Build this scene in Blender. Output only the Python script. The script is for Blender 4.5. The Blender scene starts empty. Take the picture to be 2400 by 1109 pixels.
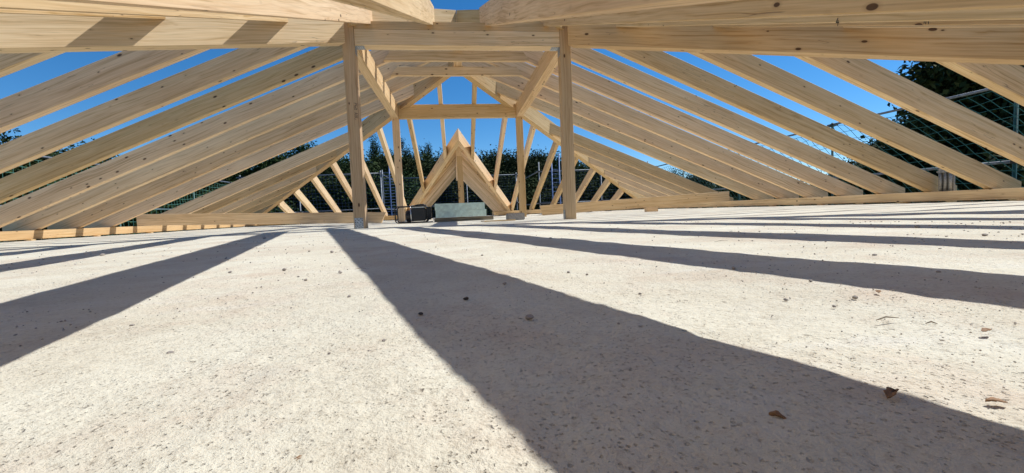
import bpy, bmesh, math, random
import numpy as np
from mathutils import Vector, Matrix
random.seed(7); rng = np.random.default_rng(7)
S = bpy.context.scene
COL = S.collection

# ------------------------------------------------------------------ camera
def make_camera():
    yaw, pit, rol, h, f = 0.1295, 0.0599, -0.0428, 0.1373, 990.3
    fwd = Vector((math.sin(yaw)*math.cos(pit), math.cos(yaw)*math.cos(pit), -math.sin(pit)))
    right = Vector((math.cos(yaw), -math.sin(yaw), 0)); up = right.cross(fwd)
    c, s = math.cos(rol), math.sin(rol)
    r2 = c*right + s*up; u2 = -s*right + c*up
    cam = bpy.data.cameras.new('camera'); cam.sensor_width = 36; cam.lens = f/2400*36
    cam.clip_start = 0.02; cam.clip_end = 4000
    o = bpy.data.objects.new('camera', cam); COL.objects.link(o)
    m = Matrix((r2, u2, -fwd)).transposed().to_4x4(); m.translation = (0, 0, h)
    o.matrix_world = m; S.camera = o
make_camera()

# ------------------------------------------------------------------ sky, sun, exposure
SUN = Vector((0.70, 0.18, 1.0)).normalized()          # towards the sun
elev = math.asin(SUN.z); azim = math.atan2(SUN.x, SUN.y)
W = bpy.data.worlds.new('World'); S.world = W; W.use_nodes = True
nt = W.node_tree; nt.nodes.clear()
sky = nt.nodes.new('ShaderNodeTexSky'); sky.sky_type = 'NISHITA'; sky.sun_disc = False
sky.sun_elevation = elev; sky.sun_rotation = azim
sky.altitude = 1200; sky.air_density = 1.0; sky.dust_density = 0.0; sky.ozone_density = 7.0
bg = nt.nodes.new('ShaderNodeBackground'); bg.inputs['Strength'].default_value = 0.102
wo = nt.nodes.new('ShaderNodeOutputWorld')
hsv = nt.nodes.new('ShaderNodeHueSaturation'); hsv.inputs['Saturation'].default_value = 1.22; hsv.inputs['Hue'].default_value = 0.497
nt.links.new(sky.outputs[0], hsv.inputs['Color']); nt.links.new(hsv.outputs[0], bg.inputs[0]); nt.links.new(bg.outputs[0], wo.inputs[0])
sl = bpy.data.lights.new('sun', 'SUN'); sl.energy = 3.85; sl.angle = math.radians(0.53); sl.color = (1.0, 0.995, 0.985)
so = bpy.data.objects.new('sun', sl); COL.objects.link(so)
so.rotation_euler = (-SUN).to_track_quat('-Z', 'Y').to_euler(); so.location = (8, 4, 14)
S.view_settings.view_transform = 'Standard'; S.view_settings.look = 'None'
S.view_settings.exposure = 0.36; S.view_settings.gamma = 1
S.render.engine = 'CYCLES'
S.cycles.max_bounces = 8; S.cycles.diffuse_bounces = 4; S.cycles.use_denoising = True

# ------------------------------------------------------------------ helpers
def tag(o, label=None, cat=None, group=None, kind=None):
    if label: o['label'] = label
    if cat: o['category'] = cat
    if group: o['group'] = group
    if kind: o['kind'] = kind
    return o
def empty(name, loc, label, cat, group=None):
    o = bpy.data.objects.new(name, None); COL.objects.link(o); o.location = loc
    o.empty_display_size = 0.2
    return tag(o, label, cat, group)
def link(name, me, mat=None, parent=None):
    if mat is not None and not me.materials: me.materials.append(mat)
    o = bpy.data.objects.new(name, me); COL.objects.link(o)
    if parent is not None:
        o.parent = parent
    return o
def world_of(o):
    m = o.matrix_basis.copy()
    p = o.parent
    while p is not None:
        m = p.matrix_basis @ m; p = p.parent
    return m
def place(o, M):
    """set o's world matrix, parent or not (no depsgraph needed)"""
    if o.parent is not None: M = world_of(o.parent).inverted() @ M
    o.matrix_basis = M
def mesh(name, V, F, smooth=False):
    me = bpy.data.meshes.new(name); me.from_pydata([tuple(v) for v in V], [], F); me.update()
    if smooth: me.polygons.foreach_set('use_smooth', [True]*len(me.polygons))
    return me
HEXF = [(0,3,2,1),(4,5,6,7),(0,1,5,4),(1,2,6,5),(2,3,7,6),(3,0,4,7)]
def hexa(name, A, B, mat, parent=None, bevel=0.003):
    """timber from end ring A (4 world points) to end ring B; local X runs along the grain"""
    A = [Vector(p) for p in A]; B = [Vector(p) for p in B]
    a = sum(A, Vector())/4; b = sum(B, Vector())/4
    x = (b-a).normalized()
    y = A[1]-A[0]; y = (y-x*y.dot(x)).normalized(); z = x.cross(y)
    R = Matrix((x, y, z)).transposed()
    M = R.to_4x4(); M.translation = a
    Mi = M.inverted()
    V = [Mi @ p for p in A+B]
    bm = bmesh.new(); vs = [bm.verts.new(v) for v in V]
    for f in HEXF: bm.faces.new([vs[i] for i in f])
    bmesh.ops.recalc_face_normals(bm, faces=bm.faces)
    if bevel: bmesh.ops.bevel(bm, geom=list(bm.edges), offset=bevel, segments=1, affect='EDGES', clamp_overlap=True)
    me = bpy.data.meshes.new(name); bm.to_mesh(me); bm.free()
    o = link(name, me, mat, parent); place(o, M)
    return o
def box(name, x0, x1, y0, y1, z0, z1, mat, parent=None, axis='x', bevel=0.003):
    if axis == 'x':
        A = [(x0,y0,z0),(x0,y1,z0),(x0,y1,z1),(x0,y0,z1)]; B = [(x1,y0,z0),(x1,y1,z0),(x1,y1,z1),(x1,y0,z1)]
    elif axis == 'y':
        A = [(x1,y0,z0),(x0,y0,z0),(x0,y0,z1),(x1,y0,z1)]; B = [(x1,y1,z0),(x0,y1,z0),(x0,y1,z1),(x1,y1,z1)]
    else:
        A = [(x0,y0,z0),(x1,y0,z0),(x1,y1,z0),(x0,y1,z0)]; B = [(x0,y0,z1),(x1,y0,z1),(x1,y1,z1),(x0,y1,z1)]
    return hexa(name, A, B, mat, parent, bevel)
def tube_geo(path, r, n=8, closed=False):
    P = [Vector(p) for p in path]; V = []; F = []
    m = len(P); up = Vector((0.137, 0.31, 0.94)).normalized()
    for i, p in enumerate(P):
        if closed: t = P[(i+1) % m]-P[i-1]
        else: t = P[min(i+1, m-1)]-P[max(i-1, 0)]
        t.normalize()
        u = t.cross(up)
        if u.length < 0.05: u = t.cross(Vector((1,0,0)))
        u.normalize(); w = t.cross(u)
        rr = r[i] if isinstance(r, (list, tuple)) else r
        for k in range(n):
            a = 2*math.pi*k/n; V.append(p+u*math.cos(a)*rr+w*math.sin(a)*rr)
    for i in range(m if closed else m-1):
        j = (i+1) % m
        for k in range(n): F.append((i*n+k, i*n+(k+1) % n, j*n+(k+1) % n, j*n+k))
    if not closed:
        F.append(tuple(range(n))[::-1]); F.append(tuple((m-1)*n+k for k in range(n)))
    return V, F
def tube(name, path, r, mat, parent=None, n=8, closed=False):
    c = Vector(path[0])
    V, F = tube_geo([Vector(p)-c for p in path], r, n, closed)
    o = link(name, mesh(name, V, F, True), mat, parent); place(o, Matrix.Translation(c)); return o

# ------------------------------------------------------------------ materials
def newmat(name):
    m = bpy.data.materials.new(name); m.use_nodes = True
    t = m.node_tree; b = t.nodes['Principled BSDF']
    return m, t, b
def N(t, typ, **kw):
    n = t.nodes.new(typ)
    for k, v in kw.items():
        if k.startswith('in_'): n.inputs[k[3:].replace('_', ' ')].default_value = v
        else: setattr(n, k, v)
    return n
def ramp(t, stops, interp='LINEAR'):
    n = t.nodes.new('ShaderNodeValToRGB'); cr = n.color_ramp; cr.interpolation = interp
    while len(cr.elements) > 1: cr.elements.remove(cr.elements[-1])
    for i, (p, c) in enumerate(stops):
        e = cr.elements[0] if i == 0 else cr.elements.new(p)
        e.position = p; e.color = c if len(c) == 4 else (*c, 1)
    return n
def mixc(t, fac, a, b, mode='MIX'):
    n = t.nodes.new('ShaderNodeMix'); n.data_type = 'RGBA'; n.blend_type = mode
    for sock, v in ((n.inputs[0], fac), (n.inputs[6], a), (n.inputs[7], b)):
        if hasattr(v, 'is_linked') or hasattr(v, 'links'): t.links.new(v, sock)
        elif isinstance(v, (int, float)): sock.default_value = v
        else: sock.default_value = (*v, 1) if len(v) == 3 else v
    return n.outputs[2]
def math_(t, op, a, b=None, c=None):
    n = t.nodes.new('ShaderNodeMath'); n.operation = op
    for i, v in enumerate((a, b, c)):
        if v is None: continue
        if isinstance(v, (int, float)): n.inputs[i].default_value = v
        else: t.links.new(v, n.inputs[i])
    return n.outputs[0]
def simple(name, col, rough=0.6, metal=0.0, noise=0.12, scale=30.0, bump=0.0):
    m, t, b = newmat(name)
    tc = N(t, 'ShaderNodeTexCoord'); nz = N(t, 'ShaderNodeTexNoise'); nz.inputs['Scale'].default_value = scale
    nz.inputs['Detail'].default_value = 5
    t.links.new(tc.outputs['Object'], nz.inputs['Vector'])
    r = ramp(t, [(0.3, [c*(1-noise) for c in col]), (0.7, [min(1, c*(1+noise)) for c in col])])
    t.links.new(nz.outputs['Fac'], r.inputs[0]); t.links.new(r.outputs[0], b.inputs['Base Color'])
    b.inputs['Roughness'].default_value = rough; b.inputs['Metallic'].default_value = metal
    if bump:
        bp = N(t, 'ShaderNodeBump'); bp.inputs['Strength'].default_value = bump; bp.inputs['Distance'].default_value = 0.01
        t.links.new(nz.outputs['Fac'], bp.inputs['Height']); t.links.new(bp.outputs[0], b.inputs['Normal'])
    return m

def wood_mat(name, light=(0.84,0.63,0.365), mid=(0.77,0.55,0.295), dark=(0.58,0.38,0.17)):
    m, t, b = newmat(name); L = t.links.new
    tc = N(t, 'ShaderNodeTexCoord'); oi = N(t, 'ShaderNodeObjectInfo')
    off = N(t, 'ShaderNodeVectorMath', operation='ADD')
    sc = N(t, 'ShaderNodeVectorMath', operation='SCALE'); sc.inputs['Scale'].default_value = 37.0
    cmb = N(t, 'ShaderNodeCombineXYZ')
    L(oi.outputs['Random'], cmb.inputs[0]); L(oi.outputs['Random'], cmb.inputs[1])
    L(cmb.outputs[0], sc.inputs[0]); L(tc.outputs['Object'], off.inputs[0]); L(sc.outputs[0], off.inputs[1])
    P = off.outputs[0]
    def mapped(s):
        mp = N(t, 'ShaderNodeMapping'); mp.inputs['Scale'].default_value = s; L(P, mp.inputs['Vector']); return mp.outputs[0]
    # growth rings: bands across the section, bent by slow noise along the length
    warp = N(t, 'ShaderNodeTexNoise'); warp.inputs['Scale'].default_value = 1.0; warp.inputs['Detail'].default_value = 2
    L(mapped((1.1, 5, 5)), warp.inputs['Vector'])
    wv = N(t, 'ShaderNodeTexNoise'); wv.inputs['Scale'].default_value = 1.0; wv.inputs['Detail'].default_value = 3
    wm = N(t, 'ShaderNodeVectorMath', operation='MULTIPLY_ADD')
    wm.inputs[1].default_value = (0.0, 5.0, 5.0)
    L(warp.outputs['Color'], wm.inputs[0]); L(mapped((0.22, 62, 62)), wm.inputs[2]); L(wm.outputs[0], wv.inputs['Vector'])
    fine = N(t, 'ShaderNodeTexNoise'); fine.inputs['Scale'].default_value = 1.0; fine.inputs['Detail'].default_value = 4
    L(mapped((3.0, 160, 160)), fine.inputs['Vector'])
    blotch = N(t, 'ShaderNodeTexNoise'); blotch.inputs['Scale'].default_value = 1.0; blotch.inputs['Detail'].default_value = 3
    L(mapped((0.9, 3.2, 3.2)), blotch.inputs['Vector'])
    r1 = ramp(t, [(0.30, dark), (0.42, mid), (0.60, light), (0.8, [min(1, c*1.06) for c in light])])
    L(wv.outputs['Fac'], r1.inputs[0])
    c = r1.outputs[0]
    rf = ramp(t, [(0.32, (0.66,0.62,0.56)), (0.55, (1,1,1))]); L(fine.outputs['Fac'], rf.inputs[0])
    c = mixc(t, 0.45, c, rf.outputs[0], 'MULTIPLY')
    rb = ramp(t, [(0.35, (0.80,0.72,0.62)), (0.65, (1.04,1.02,1.0))]); L(blotch.outputs['Fac'], rb.inputs[0])
    c = mixc(t, 0.5, c, rb.outputs[0], 'MULTIPLY')
    # cracks along the grain
    cr = N(t, 'ShaderNodeTexNoise'); cr.inputs['Scale'].default_value = 1.0; cr.inputs['Detail'].default_value = 2
    L(mapped((0.8, 17, 17)), cr.inputs['Vector'])
    rc = ramp(t, [(0.4955, (0,0,0)), (0.5, (1,1,1)), (0.5045, (0,0,0))]); L(cr.outputs['Fac'], rc.inputs[0])
    cm = N(t, 'ShaderNodeTexNoise'); cm.inputs['Scale'].default_value = 1.0
    L(mapped((0.7, 3.1, 3.1)), cm.inputs['Vector'])
    rcm = ramp(t, [(0.54, (0,0,0)), (0.60, (1,1,1))]); L(cm.outputs['Fac'], rcm.inputs[0])
    crack = math_(t, 'MULTIPLY', rc.outputs[0], rcm.outputs[0])
    c = mixc(t, math_(t, 'MULTIPLY', crack, 0.75), c, (0.16, 0.09, 0.045))
    # knots
    vo = N(t, 'ShaderNodeTexVoronoi'); vo.inputs['Scale'].default_value = 1.0
    L(mapped((5.2, 11.0, 11.0)), vo.inputs['Vector'])
    keep = N(t, 'ShaderNodeSeparateColor'); L(vo.outputs['Color'], keep.inputs[0])
    size = math_(t, 'MULTIPLY', math_(t, 'GREATER_THAN', keep.outputs[0], 0.22), math_(t, 'MULTIPLY_ADD', math_(t, 'POWER', keep.outputs[1], 2.0), 0.085, 0.068))
    kn = math_(t, 'SUBTRACT', size, vo.outputs['Distance'])
    rk = ramp(t, [(0.5, (0,0,0)), (0.52, (1,1,1))]); L(math_(t, 'MULTIPLY_ADD', kn, 1.0, 0.5), rk.inputs[0])
    halo = ramp(t, [(0.42, (0,0,0)), (0.5, (1,1,1))]); L(math_(t, 'MULTIPLY_ADD', kn, 1.0, 0.5), halo.inputs[0])
    hasknot = math_(t, 'GREATER_THAN', size, 0.01)
    c = mixc(t, math_(t, 'MULTIPLY', math_(t, 'MULTIPLY', halo.outputs[0], hasknot), 0.30), c, (0.36, 0.2, 0.09))
    c = mixc(t, math_(t, 'MULTIPLY', rk.outputs[0], 0.92), c, (0.085, 0.042, 0.02))
    # piece to piece variation
    hs = N(t, 'ShaderNodeHueSaturation')
    L(math_(t, 'MULTIPLY_ADD', oi.outputs['Random'], 0.36, 0.77), hs.inputs['Value'])
    L(math_(t, 'MULTIPLY_ADD', oi.outputs['Random'], -0.22, 1.10), hs.inputs['Saturation'])
    L(math_(t, 'MULTIPLY_ADD', math_(t, 'FRACT', math_(t, 'MULTIPLY', oi.outputs['Random'], 7.31)), 0.009, 0.494), hs.inputs['Hue'])
    L(c, hs.inputs['Color']); L(hs.outputs[0], b.inputs['Base Color'])
    b.inputs['Roughness'].default_value = 0.62; b.inputs['Specular IOR Level'].default_value = 0.25
    bp = N(t, 'ShaderNodeBump'); bp.inputs['Strength'].default_value = 0.25; bp.inputs['Distance'].default_value = 0.002
    L(math_(t, 'SUBTRACT', fine.outputs['Fac'], math_(t, 'MULTIPLY', crack, 2.0)), bp.inputs['Height']); L(bp.outputs[0], b.inputs['Normal'])
    return m
WOOD = wood_mat('spruce_timber')
WOODP = wood_mat('spruce_post', (0.66,0.49,0.29), (0.58,0.41,0.225), (0.44,0.29,0.145))
OLDWOOD = wood_mat('weathered_timber', (0.30,0.25,0.18), (0.24,0.19,0.13), (0.15,0.11,0.07))
ZINC = simple('galvanised_steel', (0.42,0.45,0.48), 0.45, 0.7, 0.3, 60)
GREYMETAL = simple('weathered_aluminium', (0.40,0.39,0.36), 0.6, 0.35, 0.3, 40)
TUBE = simple('scaffold_tube', (0.20,0.22,0.24), 0.55, 0.4, 0.3, 20)
BLUETUBE = simple('blue_painted_steel', (0.10,0.17,0.34), 0.5, 0.1, 0.3, 20)
GREENTUBE = simple('green_painted_steel', (0.03,0.09,0.07), 0.5, 0.1, 0.3, 20)
NETG = simple('green_net_cord', (0.06,0.19,0.14), 0.8)
NETB = simple('blue_net_cord', (0.03,0.06,0.13), 0.8)
BLACK = simple('black_plastic', (0.012,0.012,0.014), 0.45)
DARKSTEEL = simple('dark_steel', (0.03,0.03,0.032), 0.35, 0.6)
CHROME = simple('bright_metal', (0.55,0.56,0.58), 0.3, 0.9)
FOAM = simple('green_foam', (0.55,0.68,0.60), 0.85, 0, 0.16, 16, 0.4)
INK = simple('black_ink', (0.012,0.012,0.014), 0.6)
BLOCKC = simple('concrete_block', (0.30,0.28,0.26), 0.9, 0, 0.25, 60, 0.5)
PEB = simple('pebble_stone', (0.36,0.32,0.28), 0.9, 0, 0.35, 60, 0.4)
PEBD = simple('dark_pebble', (0.05,0.048,0.045), 0.8, 0, 0.35, 60, 0.4)
LEAFD = simple('dry_leaf', (0.30,0.17,0.085), 0.8, 0, 0.35, 80)

def slab_mat():
    m, t, b = newmat('pale_concrete'); L = t.links.new
    tc = N(t, 'ShaderNodeTexCoord'); P = tc.outputs['Object']
    def noise(s, d=6, rough=0.55, vec=None):
        n = N(t, 'ShaderNodeTexNoise'); n.inputs['Scale'].default_value = s; n.inputs['Detail'].default_value = d
        n.inputs['Roughness'].default_value = rough; L(vec or P, n.inputs['Vector']); return n.outputs['Fac']
    big = ramp(t, [(0.27, (0.54,0.475,0.365)), (0.43, (0.665,0.618,0.49)), (0.58, (0.725,0.69,0.56)), (0.75, (0.775,0.755,0.645))]); L(noise(2.3, 9, 0.68), big.inputs[0])
    c = big.outputs[0]
    # reddish dusty patches
    pk = ramp(t, [(0.48, (0,0,0)), (0.66, (1,1,1))]); L(noise(3.1, 9, 0.72), pk.inputs[0])
    c = mixc(t, math_(t, 'MULTIPLY', pk.outputs[0], 0.6), c, (0.60, 0.475, 0.365))
    gr = ramp(t, [(0.55, (0,0,0)), (0.75, (1,1,1))]); L(noise(9.1, 8, 0.7), gr.inputs[0])
    c = mixc(t, math_(t, 'MULTIPLY', gr.outputs[0], 0.35), c, (0.47, 0.435, 0.37))
    fg = ramp(t, [(0.34, (0.68,0.64,0.60)), (0.46, (0.95,0.94,0.93)), (0.6, (1,1,1)), (0.75, (1.06,1.06,1.05))]); L(noise(150, 6, 0.7), fg.inputs[0])
    c = mixc(t, 0.7, c, fg.outputs[0], 'MULTIPLY')
    # pale dusty streaks left by sweeping
    mp = N(t, 'ShaderNodeMapping'); mp.inputs['Scale'].default_value = (1.2, 7.0, 1.0); mp.inputs['Rotation'].default_value = (0, 0, 0.6); L(P, mp.inputs['Vector'])
    st = ramp(t, [(0.55, (0,0,0)), (0.70, (1,1,1))]); L(noise(1.6, 7, 0.65, mp.outputs[0]), st.inputs[0])
    c = mixc(t, math_(t, 'MULTIPLY', st.outputs[0], 0.45), c, (0.72, 0.69, 0.61))
    tn = ramp(t, [(0.60, (0,0,0)), (0.72, (1,1,1))]); L(noise(7.7, 9, 0.75), tn.inputs[0])
    c = mixc(t, math_(t, 'MULTIPLY', tn.outputs[0], 0.5), c, (0.50, 0.40, 0.28))
    # pits of three sizes
    def pits(scale, lo, hi, keep):
        v = N(t, 'ShaderNodeTexVoronoi'); v.inputs['Scale'].default_value = scale; v.inputs['Randomness'].default_value = 1
        dn = N(t, 'ShaderNodeTexNoise'); dn.inputs['Scale'].default_value = scale*2.3; dn.inputs['Detail'].default_value = 3; L(P, dn.inputs['Vector'])
        ad = N(t, 'ShaderNodeVectorMath', operation='MULTIPLY_ADD'); k = 0.8/scale; ad.inputs[1].default_value = (k, k, k)
        L(dn.outputs['Color'], ad.inputs[0]); L(P, ad.inputs[2]); L(ad.outputs[0], v.inputs['Vector'])
        sp = N(t, 'ShaderNodeSeparateColor'); L(v.outputs['Color'], sp.inputs[0])
        vary = math_(t, 'MULTIPLY_ADD', math_(t, 'POWER', sp.outputs[1], 2.0), 1.1, 0.35)
        r = ramp(t, [(lo, (1,1,1)), (hi, (0,0,0))]); L(math_(t, 'DIVIDE', v.outputs['Distance'], vary), r.inputs[0])
        return math_(t, 'MULTIPLY', r.outputs[0], math_(t, 'GREATER_THAN', sp.outputs[0], keep))
    cl = ramp(t, [(0.40, (0,0,0)), (0.62, (1,1,1))]); L(noise(3.1, 5, 0.6), cl.inputs[0])
    cl2 = ramp(t, [(0.45, (0,0,0)), (0.62, (1,1,1))]); L(noise(5.3, 6, 0.65), cl2.inputs[0])
    cl3 = ramp(t, [(0.40, (0,0,0)), (0.58, (1,1,1))]); L(noise(2.2, 6, 0.7), cl3.inputs[0])
    p1 = math_(t, 'MULTIPLY', pits(88, 0.08, 0.22, 0.42), math_(t, 'MULTIPLY_ADD', cl2.outputs[0], 0.9, 0.08)); p2 = pits(270, 0.15, 0.34, 0.30); p3 = math_(t, 'MULTIPLY', pits(41, 0.04, 0.14, 0.66), math_(t, 'MULTIPLY_ADD', cl3.outputs[0], 0.9, 0.1))
    p = math_(t, 'MINIMUM', math_(t, 'ADD', math_(t, 'ADD', p1, math_(t, 'MULTIPLY', p2, math_(t, 'MULTIPLY_ADD', cl.outputs[0], 0.8, 0.15))), p3), 1.0)
    c = mixc(t, math_(t, 'MULTIPLY', p, 0.52), c, (0.24, 0.185, 0.135))  # pits darkened in the colour, standing in for shade on their walls
    L(c, b.inputs['Base Color']); b.inputs['Roughness'].default_value = 0.92; b.inputs['Specular IOR Level'].default_value = 0.15
    hgt = math_(t, 'SUBTRACT', math_(t, 'ADD', math_(t, 'MULTIPLY', noise(260, 4, 0.7), 0.35), math_(t, 'MULTIPLY', noise(60, 6, 0.7), 0.8)), math_(t, 'MULTIPLY', p, 0.8))
    bp = N(t, 'ShaderNodeBump'); bp.inputs['Strength'].default_value = 0.85; bp.inputs['Distance'].default_value = 0.0065
    L(hgt, bp.inputs['Height']); L(bp.outputs[0], b.inputs['Normal'])
    return m
SLAB = slab_mat()

# ------------------------------------------------------------------ roof dimensions (metres)
TP = 0.4188                                  # 22.7 degrees
XL, XR = -6.465, 6.778                       # inner faces of the side wall plates
YN, YF = -0.03, 14.80                        # inner faces of the end wall plates
XC = 0.1564
ZU, ZT = 0.184, 0.158                        # rafter underside at the plate, plate top
RH, RT = 0.26, 0.085                         # rafter plumb height, thickness
PW = 0.14
PXL, PXR = -1.0989, 1.4192                   # inner faces of the posts
Y1, Y2 = 5.3677, 9.295                       # front faces of near and far posts
HB, HT = 2.199, 2.482                        # purlin ring bottom and top
CNL, CNR = -6.52, 2*XC+6.52                  # near hips: x-y = CNL, x+y = CNR
CFL, CFR = XL+YF, XR-YF                      # far hips: x+y = CFL, x-y = CFR
HW = 0.14; HS = HW/2*math.sqrt(2)            # hip thickness, half offset along an axis

# ------------------------------------------------------------------ setting
def grid_slab():
    def spaced(lo, hi, n, c, k):
        u0, u1 = math.asinh((lo-c)/k), math.asinh((hi-c)/k)
        return c+k*np.sinh(np.linspace(u0, u1, n))
    xs = spaced(XL-0.15, XR+0.15, 520, 0.1, 0.35); ys = spaced(YN-0.16, YF+0.15, 460, 0.25, 0.30)
    X, Y = np.meshgrid(xs, ys)
    Z = np.zeros_like(X); r = np.random.default_rng(3)
    for lam, amp, n in ((1.3, 0.0012, 8), (0.5, 0.0007, 10), (0.2, 0.00045, 14), (0.075, 0.00045, 16), (0.03, 0.00045, 18), (0.013, 0.00025, 18)):
        fade = np.clip(1.4-np.hypot(X, Y)/(lam*26), 0, 1)
        for _ in range(n):
            a = r.uniform(0, 2*np.pi); ph = r.uniform(0, 2*np.pi); kk = 2*np.pi/(lam*r.uniform(0.7, 1.5))
            Z += amp*math.sqrt(2/n)*fade*np.sin(kk*(X*math.cos(a)+Y*math.sin(a))+ph)
    n, m = len(ys), len(xs)
    V = np.stack([X, Y, Z], -1).reshape(-1, 3)
    i = np.arange(n-1)[:, None]*m+np.arange(m-1)[None]
    F = np.stack([i, i+1, i+1+m, i+m], -1).reshape(-1, 4)
    me = bpy.data.meshes.new('slab'); me.vertices.add(len(V)); me.vertices.foreach_set('co', V.ravel())
    me.loops.add(F.size); me.loops.foreach_set('vertex_index', F.ravel())
    me.polygons.add(len(F)); me.polygons.foreach_set('loop_start', np.arange(0, F.size, 4))
    me.polygons.foreach_set('use_smooth', np.ones(len(F), bool)); me.update(calc_edges=True); me.validate()
    o = link('concrete_slab', me, SLAB); tag(o, kind='structure')
    e = box('slab_edge', XL-0.15, XR+0.15, YN-0.16, YF+0.15, -0.25, -0.012, SLAB, None, bevel=0); tag(e, kind='structure')
    return o
grid_slab()
GROUND = simple('grass_ground', (0.055,0.075,0.03), 0.95, 0, 0.4, 0.8)
me = mesh('ground', [(-1500,-1500,-6),(1500,-1500,-6),(1500,1500,-6),(-1500,1500,-6)], [(0,1,2,3)])
tag(link('ground', me, GROUND), kind='structure')
PLASTER = simple('plaster', (0.62,0.60,0.56), 0.9, 0, 0.06, 8)
b_ = box('building_wall', XL-0.1, XR+0.1, YN-0.1, YF+0.1, -6, -0.25, PLASTER, bevel=0); tag(b_, kind='structure')
b_ = box('wing_wall', XC-1.55, XC+1.55, YF+0.1, 19.6, -6, -0.02, PLASTER, bevel=0); tag(b_, kind='structure')

# ------------------------------------------------------------------ hip roof frame
roof = empty('hip_roof_frame', (XC, 7.4, 0), 'pale spruce hip roof frame of rafters, hips, purlins and posts standing on the concrete slab', 'roof frame')
def zu(d): return ZU+TP*d
OV = 0.50
def side_rafter(name, side, y0, xt_of_y, mat=WOOD, label=None):
    """rafter of the left (-1) or right (+1) slope; y0 = face towards the camera; xt_of_y(y) = x of the top end"""
    xp = XL if side < 0 else XR
    def zb(x): return zu((x-xp) if side < 0 else (xp-x))
    xf = xp + side*OV
    y0 += random.uniform(-0.007, 0.007); ya, yb = y0, y0+RT
    j0, j1, k1 = random.uniform(-.004,.004), random.uniform(-.006,.006), random.uniform(-.008,.008)
    def ring(xa, xb, j, k): return [(xa,ya+k,zb(xa)+j), (xb,yb+k,zb(xb)+j), (xb,yb+k,zb(xb)+RH+j), (xa,ya+k,zb(xa)+RH+j)]
    o = hexa(name, ring(xf, xf, j0, 0), ring(xt_of_y(ya+k1), xt_of_y(yb+k1), j1, k1), mat, roof)
    if label: o['label'] = label
    return o
def end_rafter(name, near, x0, yt_of_x, yfoot=None, mat=WOOD, parent=None, dxf=0.0):
    """rafter of the near or far slope; x0 = centre line"""
    def zb(y): return zu(y-YN) if near else zu(YF-y)
    yf = yfoot if yfoot is not None else (lambda x: (YN-OV if near else YF+OV))
    xa, xb = x0-RT/2, x0+RT/2
    if not near: xa, xb = xb, xa
    def ring(f):
        def sh(x, y): return x+dxf*(1-y/5.4)
        return [(sh(xb,f(xb)),f(xb),zb(f(xb))), (sh(xa,f(xa)),f(xa),zb(f(xa))), (sh(xa,f(xa)),f(xa),zb(f(xa))+RH), (sh(xb,f(xb)),f(xb),zb(f(xb))+RH)]
    return hexa(name, ring(yf), ring(yt_of_x), mat, parent or roof)

# wall plates (bottom 2 cm above the slab on shims)
PB = 0.022
box('wall_plate', XL-0.14, XL, YN-0.14, YF+0.14, PB, ZT, WOOD, roof, 'y')
box('wall_plate', XR, XR+0.14, YN-0.14, YF+0.14, PB, ZT, WOOD, roof, 'y')
box('wall_plate', XL+0.002, XR-0.002, YN-0.14, YN, PB, ZT, WOOD, roof, 'x')
box('wall_plate', XL+0.002, XC-1.14, YF, YF+0.14, PB, ZT, WOOD, roof, 'x')
box('wall_plate', XC+1.17, XR-0.002, YF, YF+0.14, PB, ZT, WOOD, roof, 'x')

# purlin ring on four posts
posts = {}
for nm, x0, y0 in (('NL', PXL-PW, Y1), ('NR', PXR, Y1), ('FL', PXL-PW, Y2), ('FR', PXR, Y2)):
    posts[nm] = box('post', x0, x0+PW, y0, y0+PW, -0.004, HT-0.004, WOODP if nm[0] == 'N' else WOOD, roof, 'z', 0.004)
posts['NL']['label'] = 'near left post with handwriting and perforated base plate'
posts['NR']['label'] = 'near right post with perforated strap at its foot'
hdr_n = box('cross_beam', PXL+0.003, PXR-0.003, Y1, Y1+0.16, HB, 2.383, WOOD, roof, 'x')
box('cross_beam', PXL+0.003, PXR-0.003, Y1+0.002, Y1+0.158, 2.386, HT, WOOD, roof, 'x')
hdr_f = box('cross_beam', PXL+0.003, PXR-0.003, Y2, Y2+0.14, HB, HT, WOOD, roof, 'x')
box('purlin', PXL-PW, PXL, Y1+PW+0.002, Y2-0.002, HB, HT-0.002, WOOD, roof, 'y')
box('purlin', PXR, PXR+PW, Y1+PW+0.002, Y2-0.002, HB, HT-0.002, WOOD, roof, 'y')

# hip rafters: lower (deep) lengths from the corners to the ring, upper lengths to the ridge
def hip(name, sx, sy, c, xs, xe, drop, label=None):
    """plan line: x*1 - (sx*sy) ... points (x, y(x)); sx,sy signs of the outward corner; xs outer x, xe inner x"""
    k = 1 if sx*sy > 0 else -1                      # corner direction (sx,sy); line y = k*x + m
    m = -c if k > 0 else c
    xp = XL if sx < 0 else XR
    def z(x): return zu(abs(x-xp))
    n = Vector((-k, 1, 0)).normalized()*(HW/2)
    def ring(x):
        p = Vector((x, k*x+m, 0)); a, b = p-n, p+n
        return [(a.x,a.y,z(x)-drop), (b.x,b.y,z(x)-drop), (b.x,b.y,z(x)+RH-0.01), (a.x,a.y,z(x)+RH-0.01)]
    o = hexa(name, ring(xs), ring(xe), WOOD, roof)
    if label: o['label'] = label
    return o
DN, DF = 0.205, 0.115
hip('hip_rafter', -1, -1, CNL, XL+0.25, -1.225, DN, 'near left hip rafter striped with sunlight')
hip('hip_rafter', 1, -1, CNR, XR-0.25, 2*XC+1.225, DN, 'near right hip rafter in shade')
hip('hip_rafter', -1, -1, CNL, -1.16, XC-0.05, 0.0)
hip('hip_rafter', 1, -1, CNR, 2*XC+1.16, XC+0.05, 0.0)
hip('hip_rafter', -1, 1, CFL, XL-0.2, XC-0.05, DF)
hip('hip_rafter', 1, 1, CFR, XR+0.2, XC+0.05, DF, 'far right hip rafter with sunlit face')

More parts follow.
